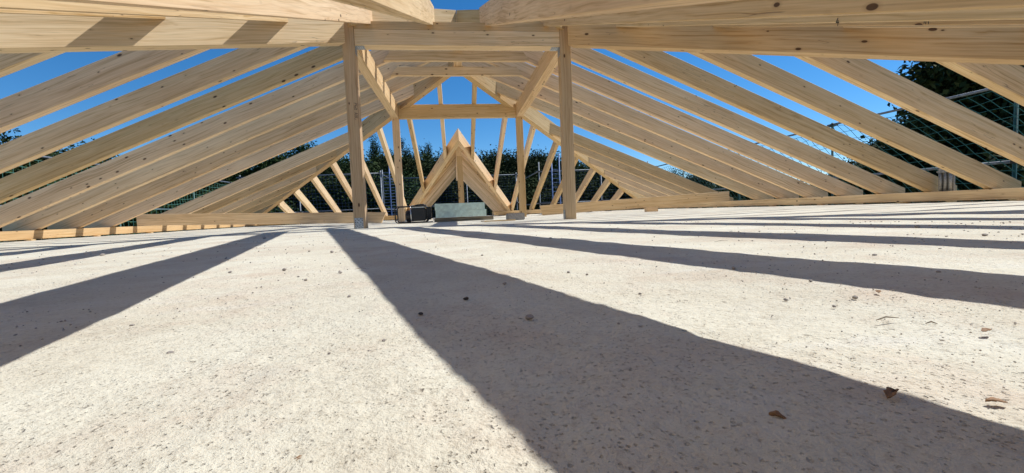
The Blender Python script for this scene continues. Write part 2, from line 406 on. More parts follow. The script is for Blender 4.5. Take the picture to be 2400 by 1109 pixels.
NAY, FAY = CNR-XC, CFL-XC                    # near and far apex
def top_left(y):
    if y < NAY: return min(XC-0.002, y+CNL-HS)
    if y > FAY: return min(XC-0.002, CFL-y-HS)
    return XC-0.002
def top_right(y):
    if y < NAY: return max(XC+0.002, CNR-y+HS)
    if y > FAY: return max(XC+0.002, y+CFR+HS)
    return XC+0.002
for k in range(-6, 13):                       # k = -1 is not set yet: its two timbers still lie on the floor
    if k == -1: continue
    yl, yr = 8.957-0.719*k, 8.890-0.718*k
    nm = 'rafter' if NAY < yl < FAY else 'jack_rafter'
    side_rafter(nm, -1, yl, top_left); side_rafter(nm, 1, yr, top_right)
marked = []
for i in range(8):
    for s in (-1, 1):
        x = XC+s*(0.36+0.735*i)
        tn = (lambda xx: xx-CNL-HS) if s < 0 else (lambda xx: CNR-xx-HS)
        tf = (lambda xx: CFL-xx+HS) if s < 0 else (lambda xx: xx-CFR+HS)
        nr = end_rafter('jack_rafter', True, x, tn, dxf=(0.0 if s < 0 else (-0.03, -0.09, -0.10)[min(i, 2)]))
        if s > 0 and i in (2, 3): marked.append((nr, x))
        if i >= 3: end_rafter('jack_rafter', False, x, tf)
        elif i < 2:
            vy = lambda xx: 10.69+abs(xx-XC)/0.41-0.14
            end_rafter('jack_rafter', False, x, tf, vy)
        else: end_rafter('jack_rafter', False, x, tf)
# collar ties and the ridge purlin lying on them
for y, zc in ((6.80, 2.497), (7.519, 2.502)):
    hw0 = (zu(XC-XL)+RH-zc-0.155)/TP; hw1 = (zu(XC-XL)+RH-zc)/TP
    a, b = min(hw0-0.05, 1.02), min(hw1-0.05, 1.13)
    yb = y-0.003
    A = [(XC-b,yb,zc),(XC-b,yb-0.06,zc),(XC-a,yb-0.06,zc+0.15),(XC-a,yb,zc+0.15)]
    B = [(XC+b,yb,zc),(XC+b,yb-0.06,zc),(XC+a,yb-0.06,zc+0.15),(XC+a,yb,zc+0.15)]
    hexa('collar_tie', A, B, WOOD, roof)
box('ridge_purlin', XC-0.07, XC+0.07, 6.60, 7.66, 2.655, 2.875, WOOD, roof, 'y')

# steelwork: perforated plates and hangers (sub-parts of the timbers)
def perforated(name, parent, origin, u, v, n, w, h, cols, rows):
    u, v, n = Vector(u), Vector(v), Vector(n); O = Vector(origin)
    bm = bmesh.new()
    def quadbox(c0, c1, z0, z1):
        pts = [O+u*c0[0]+v*c0[1], O+u*c1[0]+v*c0[1], O+u*c1[0]+v*c1[1], O+u*c0[0]+v*c1[1]]
        lo = [bm.verts.new(p+n*z0) for p in pts]; hi = [bm.verts.new(p+n*z1) for p in pts]
        for f in ((hi[0],hi[1],hi[2],hi[3]), (lo[3],lo[2],lo[1],lo[0])): bm.faces.new(f)
        for i in range(4): bm.faces.new((lo[i], lo[(i+1)%4], hi[(i+1)%4], hi[i]))
    quadbox((0,0), (w,h), 0.0015, 0.004)
    me = bpy.data.meshes.new(name); bm.to_mesh(me); bm.free()
    me.materials.append(ZINC)
    o = link(name, me, None, parent); place(o, Matrix.Identity(4))
    V, F = [], []
    for i in range(cols):
        for j in range(rows):
            if (i+j) % 2 and random.random() < 0.35: continue
            c = O+u*(w*(i+0.5)/cols)+v*(h*(j+0.5)/rows)+n*0.0045
            b0 = len(V); r = 0.0055
            for k in range(8): V.append(c+u*math.cos(k*math.pi/4)*r+v*math.sin(k*math.pi/4)*r)
            F.append(tuple(range(b0, b0+8)))
    h_ = link('nail_hole', mesh('nail_hole', V, F), BLACK, parent); place(h_, Matrix.Identity(4))
    return o
perforated('base_plate', posts['NL'], (PXL-PW+0.012, Y1, 0.004), (1,0,0), (0,0,1), (0,-1,0), 0.10, 0.13, 5, 6)
perforated('base_plate', posts['NR'], (PXR, Y1+0.115, 0.004), (0,-1,0), (0,0,1), (-1,0,0), 0.09, 0.12, 4, 6)
perforated('beam_hanger', hdr_n, (PXL+0.004, Y1+0.02, HB), (0,1,0), (1,0,0), (0,0,-1), 0.12, 0.10, 4, 4)
perforated('beam_hanger', hdr_n, (PXR-0.004, Y1+0.14, HB), (0,-1,0), (-1,0,0), (0,0,-1), 0.12, 0.10, 4, 4)
perforated('beam_hanger', hdr_n, (PXL, Y1+0.02, HB-0.10), (0,1,0), (0,0,1), (1,0,0), 0.10, 0.098, 3, 4)
perforated('beam_hanger', hdr_n, (PXR, Y1+0.12, HB-0.10), (0,-1,0), (0,0,1), (-1,0,0), 0.10, 0.098, 3, 4)

# handwriting in marker pen on the near left post, reading downwards
def handwriting(parent, origin, right, down, strokes, size, r=0.0018):
    right, down, O = Vector(right), Vector(down), Vector(origin)
    V, F = [], []
    nrm = right.cross(down)
    for st in strokes:
        pts = [O+right*(x*size)+down*(y*size) for x, y in st]
        for a, b in zip(pts, pts[1:]):
            t = (b-a).normalized(); w = t.cross(nrm).normalized()*r
            k = len(V); V += [a-w-t*r*.5, a+w-t*r*.5, b+w+t*r*.5, b-w+t*r*.5]; F.append((k, k+1, k+2, k+3))
    o = link('handwriting', mesh('handwriting', V, F), INK, parent); place(o, Matrix.Identity(4)); return o
P_ = [[(0,1),(.12,0),(.45,.05),(.5,.3),(.1,.5)]]
f_ = [[(.5,.05),(.25,.1),(.15,1.0)],[(0,.5),(.42,.45)]]
e_ = [[(0,.7),(.35,.62),(.3,.45),(.08,.55),(.05,.95),(.4,.95)]]
l_ = [[(.25,0),(.05,.95),(.3,1.0)]]
t_ = [[(.2,.1),(.1,.95),(.35,.95)],[(0,.4),(.42,.36)]]
A_ = [[(0,1),(.3,0),(.5,1)],[(.1,.65),(.45,.62)]]
o1 = [[(.2,0),(.1,1)]]
k_ = [[(.15,0),(.05,1)],[(.5,.05),(.1,.5),(.5,1)]]
comma = [[(.25,.7),(.05,1.05)]]
def word(ls, x=0.0):
    out = []
    for L_, adv in ls:
        out += [[(px+x, py) for px, py in s] for s in L_]; x += adv
    return out
strokes = word([(P_,.55),(f_,.5),(e_,.45),(l_,.35),(t_,1.25),(A_,.62),(o1,.32),(o1,.32),(k_,.65),(comma,.4)])
handwriting(posts['NL'], (PXL-0.012, Y1-0.0015, 1.515), (0,0,-1), (-1,0,0), strokes, 0.037)

CM = S.camera.matrix_basis
for (ro, rx), (mx, my), ls in zip(marked, ((1955, 53), (2160, 50)), ([([[(.3,0),(0,.6),(.5,.6)],[(.35,.3),(.3,1)]], .6)], [([[(.15,0),(.05,.9)]], .25), ([[(.15,0),(.05,1)]], .3), ([[(.1,0),(.2,1)]], .3)])):
    d = CM.to_3x3() @ Vector(((mx-1200)/990.3, -(my-554.5)/990.3, -1)); o0 = CM.translation
    q = o0+d*((rx-RT/2-0.10*(1-1.2/5.4)-o0.x)/d.x)
    xs_ = rx-RT/2-0.10*(1-q.y/5.4)-0.0025
    dirv = Vector((0, 1, TP)).normalized()
    handwriting(ro, (xs_, q.y, q.z+0.02), -dirv, (0, 0, -1), word(ls), 0.035, 0.002)
# ------------------------------------------------------------------ gable wing beyond the far plate
wing = empty('gable_roof_frame', (XC, 15.0, 0), 'small steep gable roof frame on a centre post behind the far plate', 'roof frame')
TG = 1.11; GZ = 2.15; GH = 0.30; GT = 0.08
def gz(dx): return GZ-GH-TG*dx
def vx(y): return 0.41*(y-10.69)
for s in (-1, 1):
    xa, ya, xb, yb = XC, 10.69, XC+s*vx(15.05), 15.05
    d = Vector((xb-xa, yb-ya, 0)).normalized(); n = Vector((-d.y, d.x, 0))*0.05
    def ring(x, y, meet=False):
        p = Vector((x, y, 0)); a, b = p-n, p+n
        if meet:                                   # slide both edges along the timber to the centre line
            a = a+d*((XC+s*0.002-a.x)/d.x); b = b+d*((XC+s*0.002-b.x)/d.x)
        za, zb = zu(YF-a.y)-0.02, zu(YF-b.y)-0.02
        return [(a.x,a.y,za), (b.x,b.y,zb), (b.x,b.y,zb+0.29), (a.x,a.y,za+0.29)]
    hexa('valley_rafter', ring(xa, ya, True), ring(xb, yb), WOOD, wing)
for i in range(12):
    y = 11.35+0.70*i
    for s in (-1, 1):
        dl = min(1.68, vx(y)-0.06)
        if dl < 0.15: continue
        x0, x1 = XC+s*0.002, XC+s*dl
        def ring(x):
            z = gz(abs(x-XC)); return [(x,y,z), (x,y+GT,z), (x,y+GT,z+GH), (x,y,z+GH)]
        hexa('rafter', ring(x0), ring(x1), WOOD, wing)
box('ridge_purlin', XC-0.07, XC+0.07, 10.98, 19.25, 1.60, 1.83, WOOD, wing, 'y')
kp = box('post', XC-0.065, XC+0.075, 11.0, 11.14, -0.003, 1.598, WOOD, wing, 'z')
handwriting(kp, (XC-0.02, 10.9985, 0.78), (0,0,-1), (-1,0,0), word([(l_,.5),(e_,.5),(k_,.9)]), 0.05, 0.003)
handwriting(kp, (XC-0.02, 10.9985, 0.56), (0,0,-1), (-1,0,0), word([(A_,.6),(e_,.5),(l_,.5)]), 0.05, 0.003)
for s in (-1, 1):
    x = XC+s*1.49; a, b = sorted((x, x+s*0.14))
    box('wall_plate', a, b, YF+0.142, 19.3, 0.0, 0.16, WOOD, wing, 'y')

# ------------------------------------------------------------------ loose timbers and things on the slab
def spare(name, xa, xb, y, za, zb, h, bev, label):
    A = [(xa,y,za),(xa,y+0.08,za),(xa+bev,y+0.08,za+h),(xa+bev,y,za+h)]
    B = [(xb,y,zb),(xb,y+0.08,zb),(xb,y+0.08,zb+h),(xb,y,zb+h)]
    o = hexa(name, A, B, WOOD, None); tag(o, label, 'timber', 'unset rafter timbers lying on the slab'); return o
spare('loose_timber', -1.615, -6.42, 9.50, 0.003, 0.168, 0.232, 0.105, 'loose spruce timber on edge from left wall plate to behind the near left post')
spare('loose_timber', 2.02, 6.74, 9.72, 0.006, 0.170, 0.232, -0.06, 'loose spruce timber on edge running from near right post to right wall plate')

def rot_box(name, c, sx, sy, sz, rz, mat, parent=None, bevel=0.006, jitter=0.0):
    bm = bmesh.new(); bmesh.ops.create_cube(bm, size=1)
    for v in bm.verts:
        v.co.x *= sx; v.co.y *= sy; v.co.z *= sz
        if jitter: v.co += Vector((random.uniform(-1,1), random.uniform(-1,1), random.uniform(-1,1)))*jitter
    bmesh.ops.bevel(bm, geom=list(bm.edges), offset=bevel, segments=2, affect='EDGES')
    me = bpy.data.meshes.new(name); bm.to_mesh(me); bm.free()
    o = link(name, me, mat, parent); place(o, Matrix.Translation(c) @ Matrix.Rotation(rz, 4, 'Z')); return o
# stack of foam boards on a weathered plank
pl = rot_box('plank', (0.14, 7.72, 0.036), 1.05, 0.30, 0.07, 0.02, OLDWOOD, None, 0.004); tag(pl, 'dark weathered plank under the green foam boards', 'plank')
o = rot_box('foam_board', (0.090, 7.72, 0.135), 0.89, 0.42, 0.122, 0.015, FOAM, None, 0.003, 0.003); tag(o, 'lower pale green foam board resting on a dark plank', 'foam board', 'foam boards')
o = rot_box('foam_board', (0.075, 7.722, 0.258), 0.875, 0.42, 0.122, 0.018, FOAM, None, 0.003, 0.003); tag(o, 'upper pale green foam board on top of the stack', 'foam board', 'foam boards')
o = rot_box('concrete_block', (0.90, 6.40, 0.053), 0.265, 0.14, 0.105, 0.06, BLOCKC, None, 0.010, 0.004); tag(o, 'small grey concrete block lying near the right far post', 'concrete block')
o = rot_box('wood_offcut', (4.03, 8.35, 0.042), 0.26, 0.10, 0.08, 0.1, WOOD, None, 0.004); tag(o, 'short pale timber offcut in front of the right loose timber', 'offcut')
o = rot_box('wood_strip', (0.62, 6.02, 0.010), 0.46, 0.05, 0.016, 0.16, WOOD, None, 0.003); tag(o, 'thin flat wood strip on the slab in front of concrete block', 'wood strip')
o = rot_box('wood_strip', (0.47, 6.25, 0.008), 0.22, 0.03, 0.012, -0.3, OLDWOOD, None, 0.003); tag(o, 'short dark wood splinter beside the thin wood strip', 'wood strip')

# portable generator in a tube frame
def generator():
    g = empty('generator', (-0.74, 7.75, 0), 'black portable generator in a tube frame left of the foam boards', 'generator')
    def rr(y, x0, x1, z0, z1, rad=0.05):
        pts = []
        for cx, cz, a0 in ((x1-rad, z0+rad, -90), (x1-rad, z1-rad, 0), (x0+rad, z1-rad, 90), (x0+rad, z0+rad, 180)):
            for i in range(5):
                a = math.radians(a0+i*22.5); pts.append((cx+rad*math.cos(a), y, cz+rad*math.sin(a)))
        return pts
    for y in (7.58, 7.92): tube('frame_loop', rr(y, -1.05, -0.50, 0.012, 0.295), 0.011, DARKSTEEL, g, 8, True)
    for x, z in ((-1.04, 0.06), (-0.51, 0.06), (-0.90, 0.295), (-0.62, 0.295)):
        tube('cross_bar', [(x, 7.58, z), (x, 7.92, z)], 0.010, DARKSTEEL, g)
    tube('upright', [(-0.775, 7.572, 0.015), (-0.785, 7.572, 0.29)], 0.009, CHROME, g)
    for x in (-0.97, -0.58):
        for y in (7.6, 7.9): rot_box('rubber_foot', (x, y, 0.012), 0.05, 0.03, 0.024, 0, BLACK, g, 0.004)
    body = rot_box('engine_housing', (-0.66, 7.75, 0.150), 0.27, 0.28, 0.235, 0, BLACK, g, 0.02)
    rot_box('muffler', (-0.475, 7.77, 0.165), 0.085, 0.20, 0.23, 0, BLACK, g, 0.015)
    for i in range(6): rot_box('cooling_fin', (-0.665, 7.6075, 0.07+0.026*i), 0.2, 0.006, 0.009, 0, DARKSTEEL, body, 0.002)
    # alternator drum
    V, F = tube_geo([(-0.80,7.75,0.125), (-0.81,7.75,0.125), (-0.87,7.75,0.125), (-0.885,7.75,0.125)], [0.10,0.105,0.10,0.07], 20)
    link('alternator', mesh('alternator', V, F, False), BLACK, g).matrix_parent_inverse = Matrix.Translation((0.74, -7.75, 0))
    tank = rot_box('fuel_tank', (-0.66, 7.75, 0.288), 0.27, 0.27, 0.055, 0, CHROME, g, 0.02)
    V, F = tube_geo([(-0.60,7.72,0.312), (-0.60,7.72,0.33)], 0.03, 14)
    cap = link('tank_cap', mesh('tank_cap', V, F), BLACK, tank); place(cap, Matrix.Identity(4))
    tube('handle', [(-0.74,7.60,0.296), (-0.66,7.60,0.318), (-0.56,7.60,0.322), (-0.51,7.60,0.30)], 0.012, BLACK, g)
    tube('cable', [(-0.53,7.62,0.09), (-0.44,7.56,0.10), (-0.385,7.54,0.055), (-0.41,7.53,0.012), (-0.50,7.52,0.008), (-0.60,7.51,0.008)], 0.006, BLACK, g)
generator()

# shims under the wall plates
def shim(x, y, label):
    o = rot_box('shim', (x, y, PB/2), 0.10, 0.07, PB-0.002, random.uniform(-.1,.1), WOOD, None, 0.002)
    tag(o, label, 'shim', 'wooden shims under the wall plates')
for y, w in ((7.35, 'nearest'), (8.55, 'middle'), (9.9, 'farthest')): shim(XL+0.005, y, 'small wooden shim poking out under the left wall plate, %s of three' % w)
for y, w in ((4.25, 'nearest'), (5.6, 'second nearest'), (7.1, 'third nearest'), (8.3, 'farthest')): shim(XR-0.005, y, 'small wooden shim poking out under the right wall plate, %s of four' % w)
# weathered grey bracket with two tubes on the right plate
bk = empty('metal_bracket', (6.88, 5.15, ZT), 'weathered grey metal bracket with two tubes standing on right wall plate', 'bracket')
rot_box('back_board', (6.90, 5.15, ZT+0.16), 0.02, 0.20, 0.32, 0.0, GREYMETAL, bk, 0.003)
for y in (5.08, 5.14, 5.20): tube('tube', [(6.868, y, ZT+0.001), (6.868, y, ZT+0.26)], 0.018, GREYMETAL, bk)
rot_box('clamp', (6.865, 5.14, ZT+0.275), 0.05, 0.19, 0.025, 0, GREYMETAL, bk, 0.003)

# pebbles, crumbs and dry leaves on the slab; positions read off as points on the floor
CAMQ = S.camera.matrix_basis
def floor_at(px, py):
    d = CAMQ.to_3x3() @ Vector(((px-1200)/990.3, -(py-554.5)/990.3, -1)); o = CAMQ.translation
    k = -o.z/d.z; return o+d*k
def pebble_mesh(seed, n=2):
    r = random.Random(seed); bm = bmesh.new(); bmesh.ops.create_icosphere(bm, subdivisions=n, radius=1)
    ax = [Vector((r.uniform(-1,1), r.uniform(-1,1), r.uniform(-1,1))).normalized() for _ in range(7)]
    cut = [r.uniform(0.55, 0.85) for _ in ax]
    for v in bm.verts:
        for a, c in zip(ax, cut):
            d = v.co.dot(a)
            if d > c: v.co -= a*(d-c)
        v.co *= r.uniform(0.95, 1.05)
    me = bpy.data.meshes.new('pebble'); bm.to_mesh(me); bm.free(); return me
pm = [pebble_mesh(i) for i in range(5)]; pmd = [pebble_mesh(20+i) for i in range(2)]
for m_ in pm: m_.materials.append(PEB)
for m_ in pmd: m_.materials.append(PEBD)
spots = [(400,832,7),(717,658,5),(797,641,5),(818,697,5),(667,634,5),(700,650,3),(640,822,4),(772,830,4),(866,824,4),(725,590,3),(778,592,4),
 (1241,748,11),(1183,667,6),(1332,640,5),(1376,645,4),(1490,848,6),(1720,631,6),(1841,705,5),(2003,700,6),(2150,535,5),(1080,800,4),
 (2308,553,4),(1955,720,4),(1450,760,4),(1900,660,4),(240,600,4),(620,560,4),(540,640,4),(1130,600,4),(1500,690,4),(2050,600,4),(1290,560,4),(900,800,5),(1560,900,5),(310,765,4),(2200,640,4)]
for i, (x, y, s) in enumerate(spots):
    p = floor_at(x, y); d = (p-CAMQ.translation).length; r = s*d/990.3*1.0
    o = link('pebble', pm[i % 5]); tag(o, 'small grey brown pebble lying loose on the pale slab', 'pebble', 'pebbles scattered on the slab')
    o.matrix_basis = Matrix.Translation((p.x, p.y, r*0.42)) @ Matrix.Rotation(random.uniform(0, 6), 4, 'Z') @ Matrix.Diagonal((r, r*0.85, r*0.62, 1))
for (x, y, s, lb) in ((1093,702,8,'larger black pebble inside the widest shadow band'), (987,737,7,'smaller black pebble inside the widest shadow band')):
    p = floor_at(x, y); d = (p-CAMQ.translation).length; r = s*d/990.3
    o = link('pebble', pmd[0] if s == 8 else pmd[1]); tag(o, lb, 'pebble', 'pebbles scattered on the slab')
    o.matrix_basis = Matrix.Translation((p.x, p.y, r*0.3)) @ Matrix.Diagonal((r, r*0.8, r*0.5, 1))
def dry_leaf(px, py, length, rz, label, curl=1.0):
    p = floor_at(px, py); n, m = 9, 5; V, F = [], []; r = random.Random(px)
    for i in range(n):
        u = i/(n-1); w = (math.sin(math.pi*u)**0.6*0.26+0.015)*(1+0.25*math.sin(u*17+px))
        for j in range(m):
            v = j/(m-1)*2-1
            z = 0.05+curl*(0.16*v*v*(0.4+u)+0.20*math.sin(u*3.0+0.6)*u+0.03*r.uniform(-1,1))
            V.append((length*(u-0.5), length*w*v*(1-0.25*curl*u), length*max(0.01, z)))
    for i in range(n-1):
        for j in range(m-1):
            a = i*m+j; F.append((a, a+1, a+m+1, a+m))
    o = link('dry_leaf', mesh('dry_leaf', V, F, True), LEAFD)
    sm = o.modifiers.new('thickness', 'SOLIDIFY'); sm.thickness = 0.0004
    o.matrix_basis = Matrix.Translation((p.x, p.y, 0.001)) @ Matrix.Rotation(rz, 4, 'Z'); tag(o, label, 'leaf', 'dry leaves on the slab')
dry_leaf(2090, 934, 0.014, 0.4, 'curled pale brown leaf on the edge of the wide shadow', 1.5)
dry_leaf(1822, 985, 0.0095, 2.3, 'small dark red brown leaf inside the wide shadow band', 1.6)
dry_leaf(2312, 780, 0.012, 0.2, 'pale tan leaf scrap in sunlight near the right edge', 0.8)
dry_leaf(2335, 948, 0.011, 2.7, 'thin tan leaf in sunlight, lowest at the right edge', 0.7)
dry_leaf(2058, 688, 0.012, 0.9, 'tiny tan leaf scrap at the edge of second shadow band', 1.0)
dry_leaf(700, 1086, 0.007, 0.5, 'small brown leaf crumb at the bottom of the sunlit slab', 1.2)
dry_leaf(1064, 908, 0.006, 1.4, 'tiny pale chip beside the wide shadow, left of it', 1.2)
def twig(px, py, L_, rz, label):
    p = floor_at(px, py); d = Vector((math.cos(rz), math.sin(rz), 0))*L_/2; n = Vector((-d.y, d.x, 0))*0.12
    o = tube('wood_splinter', [p-d+Vector((0,0,.002)), p+n+Vector((0,0,.004)), p+d+Vector((0,0,.002))], [0.0004,0.0009,0.0004], OLDWOOD, None, 6); tag(o, label, 'splinter', 'wood splinters on the slab')
twig(2080, 752, 0.030, 0.05, 'long thin dark splinter in the right sunlit band')
twig(2183, 763, 0.010, -0.4, 'short brown splinter right of the long thin splinter')
twig(845, 632, 0.030, 0.1, 'dark thin splinter at the top of the widest shadow')
twig(1690, 567, 0.060, 0.2, 'dark splinter in the sunlit band before right post')

def crumbs():
    V, F = [], []; r = random.Random(5)
    bm = bmesh.new(); bmesh.ops.create_icosphere(bm, subdivisions=1, radius=1)
    bv = [v.co.copy() for v in bm.verts]; bf = [tuple(v.index for v in f.verts) for f in bm.faces]; bm.free()
    for i in range(2600):
        px = r.uniform(-150, 2550); py = 520+560*r.random()**1.6
        p = floor_at(px, py)
        if p.y > 5.2 or p.y < 0: continue
        d = (p-CAMQ.translation).length; s = min(0.0050, d/990.3*r.choice((1.0, 1.3, 1.6, 2.2)))
        k = len(V); q = [r.uniform(0.6, 1.2) for _ in bv]; a = r.uniform(0, 6); ca, sa = math.cos(a), math.sin(a)
        for v, g in zip(bv, q): V.append((p.x+s*g*(v.x*ca-v.y*sa*0.7), p.y+s*g*(v.x*sa+v.y*ca*0.7), s*0.35+s*g*0.6*v.z))
        F += [tuple(k+j for j in f) for f in bf]
    o = link('crumbs', mesh('crumbs', V, F), PEB); tag(o, 'tiny stone crumbs and grit strewn over the slab', 'grit', kind='stuff')
crumbs()

# ------------------------------------------------------------------ scaffold and safety nets round the building
def scaffold(name, pts, zs, rails, label, tmat=TUBE, smat=None, top=1.85):
    """pts: plan polyline of standards"""
    g = empty(name, (pts[0][0], pts[0][1], -6), label, 'scaffold')
    for x, y in pts: tube('standard', [(x, y, -6), (x, y, top+random.uniform(-.06,.1))], 0.024, smat or tmat, g)
    for (xa, ya), (xb, yb) in zip(pts, pts[1:]):
        d = Vector((xb-xa, yb-ya, 0)).normalized()*0.12
        for z in rails: tube('guard_rail', [(xa-d.x, ya-d.y, z+random.uniform(-.015,.015)), (xb+d.x, yb+d.y, z+random.uniform(-.015,.015))], 0.022, tmat, g)
        n = Vector((-d.y, d.x, 0)).normalized()*0.3
        box_c = Vector(((xa+xb)/2, (ya+yb)/2, -0.55)); L_ = math.hypot(xb-xa, yb-ya)
        rot_box('deck', box_c, L_-0.06, 0.6, 0.05, math.atan2(yb-ya, xb-xa), OLDWOOD, g, 0.004)
    for x, y in pts:
        for z in rails: rot_box('coupler', (x, y, z), 0.075, 0.075, 0.06, 0.3, DARKSTEEL, g, 0.006)
    return g
SXR, SXL = 8.2, -8.0
scaffold('scaffold', [(SXR, 2.2), (SXR, 5.25), (SXR, 8.3), (SXR, 11.37), (SXR, 14.4), (SXR, 16.5)], 0, (0.55, 1.70), 'scaffold with guard rails along right side of the roof', TUBE, GREENTUBE, 1.78)
scaffold('scaffold', [(SXL, 5.1), (SXL, 8.2), (SXL, 11.3), (SXL, 14.3), (SXL, 16.5)], 0, (0.60, 1.60), 'scaffold with guard rails along left side of the roof', TUBE, GREENTUBE, 1.68)
scaffold('scaffold', [(-7.7, 16.6), (-5.7, 16.6), (-2.75, 16.6), (-2.75, 20.6)], 0, (0.44, 1.78), 'scaffold behind the left part of the far roof edge', TUBE, TUBE, 1.9)
scaffold('scaffold', [(7.9, 16.6), (5.9, 16.6), (3.35, 16.6), (3.35, 20.6)], 0, (0.40, 1.66), 'scaffold behind the right part of the far roof edge', TUBE, TUBE, 2.0)
scaffold('scaffold', [(-2.45, 20.9), (0.6, 20.9), (3.05, 20.9)], 0, (0.55, 1.95), 'scaffold across the end of the small gable wing', TUBE, TUBE, 2.0)
# blue lattice tower at the wing corner
lt = empty('lattice_tower', (-2.35, 16.2, -6), 'blue and silver ladder tower of the scaffold left of the gable wing', 'scaffold')
for x in (-2.62, -2.36, -2.12): tube('upright', [(x, 16.2, -6), (x, 16.2, 1.86 if x != -2.36 else 2.0)], 0.024, BLUETUBE if x != -2.62 else TUBE, lt)
for i in range(16): tube('rung', [(-2.62, 16.2, 0.1+0.11*i), (-2.12, 16.2, 0.1+0.11*i)], 0.009, BLUETUBE, lt, 6)
lt2 = empty('lattice_tower', (3.95, 16.2, -6), 'blue netted ladder tower of the scaffold right of the gable wing', 'scaffold')
for x in (3.78, 4.08): tube('upright', [(x, 16.2, -6), (x, 16.2, 2.3)], 0.026, BLUETUBE, lt2)
for i in range(10): tube('rung', [(3.78, 16.2, 0.15+0.17*i), (4.08, 16.2, 0.15+0.17*i)], 0.010, BLUETUBE, lt2, 6)

def net(name, a, b, z0, z1, cell, r, mat, label, sag=0.10, diamond=True):
    """cord net hanging between plan points a and b"""
    a, b = Vector((*a, 0)), Vector((*b, 0)); L_ = (b-a).length; u = (b-a)/L_; n = Vector((-u.y, u.x, 0))
    rr = random.Random(int(L_*100)); V, F = [], []
    nx, nz = int(L_/cell), int((z1-z0)/cell)
    def pt(i, j):
        s = i/nx; tz = j/nz
        per = 3.05/L_
        dz = -sag*abs(math.sin(math.pi*s/per))*(tz**2)
        return a+u*(L_*s+0.012*math.sin(i*1.7+j*0.9))+n*(0.05*math.sin(i*0.31+j*0.22))+Vector((0, 0, z0+(z1-z0)*tz+dz+0.012*math.sin(i*0.8+j*2.1)))
    def seg(p, q):
        t = (q-p).normalized(); w1 = t.cross(n).normalized()*r; w2 = t.cross(w1).normalized()*r
        k = len(V)
        for P in (p, q): V.extend((P+w1, P-w1*0.5+w2*0.87, P-w1*0.5-w2*0.87))
        F.extend(((k,k+1,k+4,k+3), (k+1,k+2,k+5,k+4), (k+2,k,k+3,k+5)))
    for i in range(nx+1):
        for j in range(nz+1):
            if diamond:
                if i < nx and j < nz: seg(pt(i, j), pt(i+1, j+1))
                if i < nx: seg(pt(i, j), pt(i+1, j))
            else:
                if i < nx: seg(pt(i, j), pt(i+1, j))
                if j < nz: seg(pt(i, j), pt(i, j+1))
    o = link(name, mesh(name, V, F), mat); tag(o, label, 'safety net', 'safety nets on the scaffold'); return o
net('safety_net', (SXR-0.04, 2.2), (SXR-0.04, 16.4), -0.2, 1.68, 0.15, 0.0048, NETG, 'green safety net on the scaffold along the right side')
net('safety_net', (SXL+0.04, 5.1), (SXL+0.04, 16.4), -0.2, 1.58, 0.15, 0.0048, NETG, 'green safety net on the scaffold along the left side', diamond=False)
net('safety_net', (-7.7, 16.5), (-2.75, 16.5), -0.2, 1.76, 0.13, 0.003, NETB, 'dark blue safety net behind left part of the far edge', 0.04, False)
net('safety_net', (3.35, 16.5), (7.9, 16.5), -0.2, 1.64, 0.13, 0.003, NETB, 'dark blue safety net behind right part of the far edge', 0.04, False)
net('safety_net', (-2.4, 20.8), (3.0, 20.8), -0.2, 1.93, 0.13, 0.003, NETB, 'dark blue safety net across the end of the gable wing', 0.04, False)

# ------------------------------------------------------------------ trees
def leaf_mat(name, c0, c1, c2):
    m, t, b = newmat(name); L = t.links.new
    g = N(t, 'ShaderNodeNewGeometry'); oi = N(t, 'ShaderNodeObjectInfo')
    r = ramp(t, [(0.0, c0), (0.55, c1), (1.0, c2)]); L(g.outputs['Random Per Island'], r.inputs[0])
    hs = N(t, 'ShaderNodeHueSaturation'); L(math_(t, 'MULTIPLY_ADD', oi.outputs['Random'], 0.5, 0.75), hs.inputs['Value'])
    L(math_(t, 'MULTIPLY_ADD', oi.outputs['Random'], 0.05, 0.475), hs.inputs['Hue'])
    L(r.outputs[0], hs.inputs['Color']); L(hs.outputs[0], b.inputs['Base Color'])
    b.inputs['Roughness'].default_value = 0.85; b.inputs['Specular IOR Level'].default_value = 0.12
    b.inputs['Transmission Weight'].default_value = 0.0
    return m
FOL = leaf_mat('tree_foliage', (0.018,0.030,0.009), (0.030,0.048,0.014), (0.062,0.082,0.024))
FOLB = leaf_mat('broad_leaf', (0.018,0.032,0.011), (0.032,0.052,0.017), (0.068,0.085,0.028))
BARK = simple('bark', (0.10,0.08,0.06), 0.9, 0, 0.3, 12, 0.5)

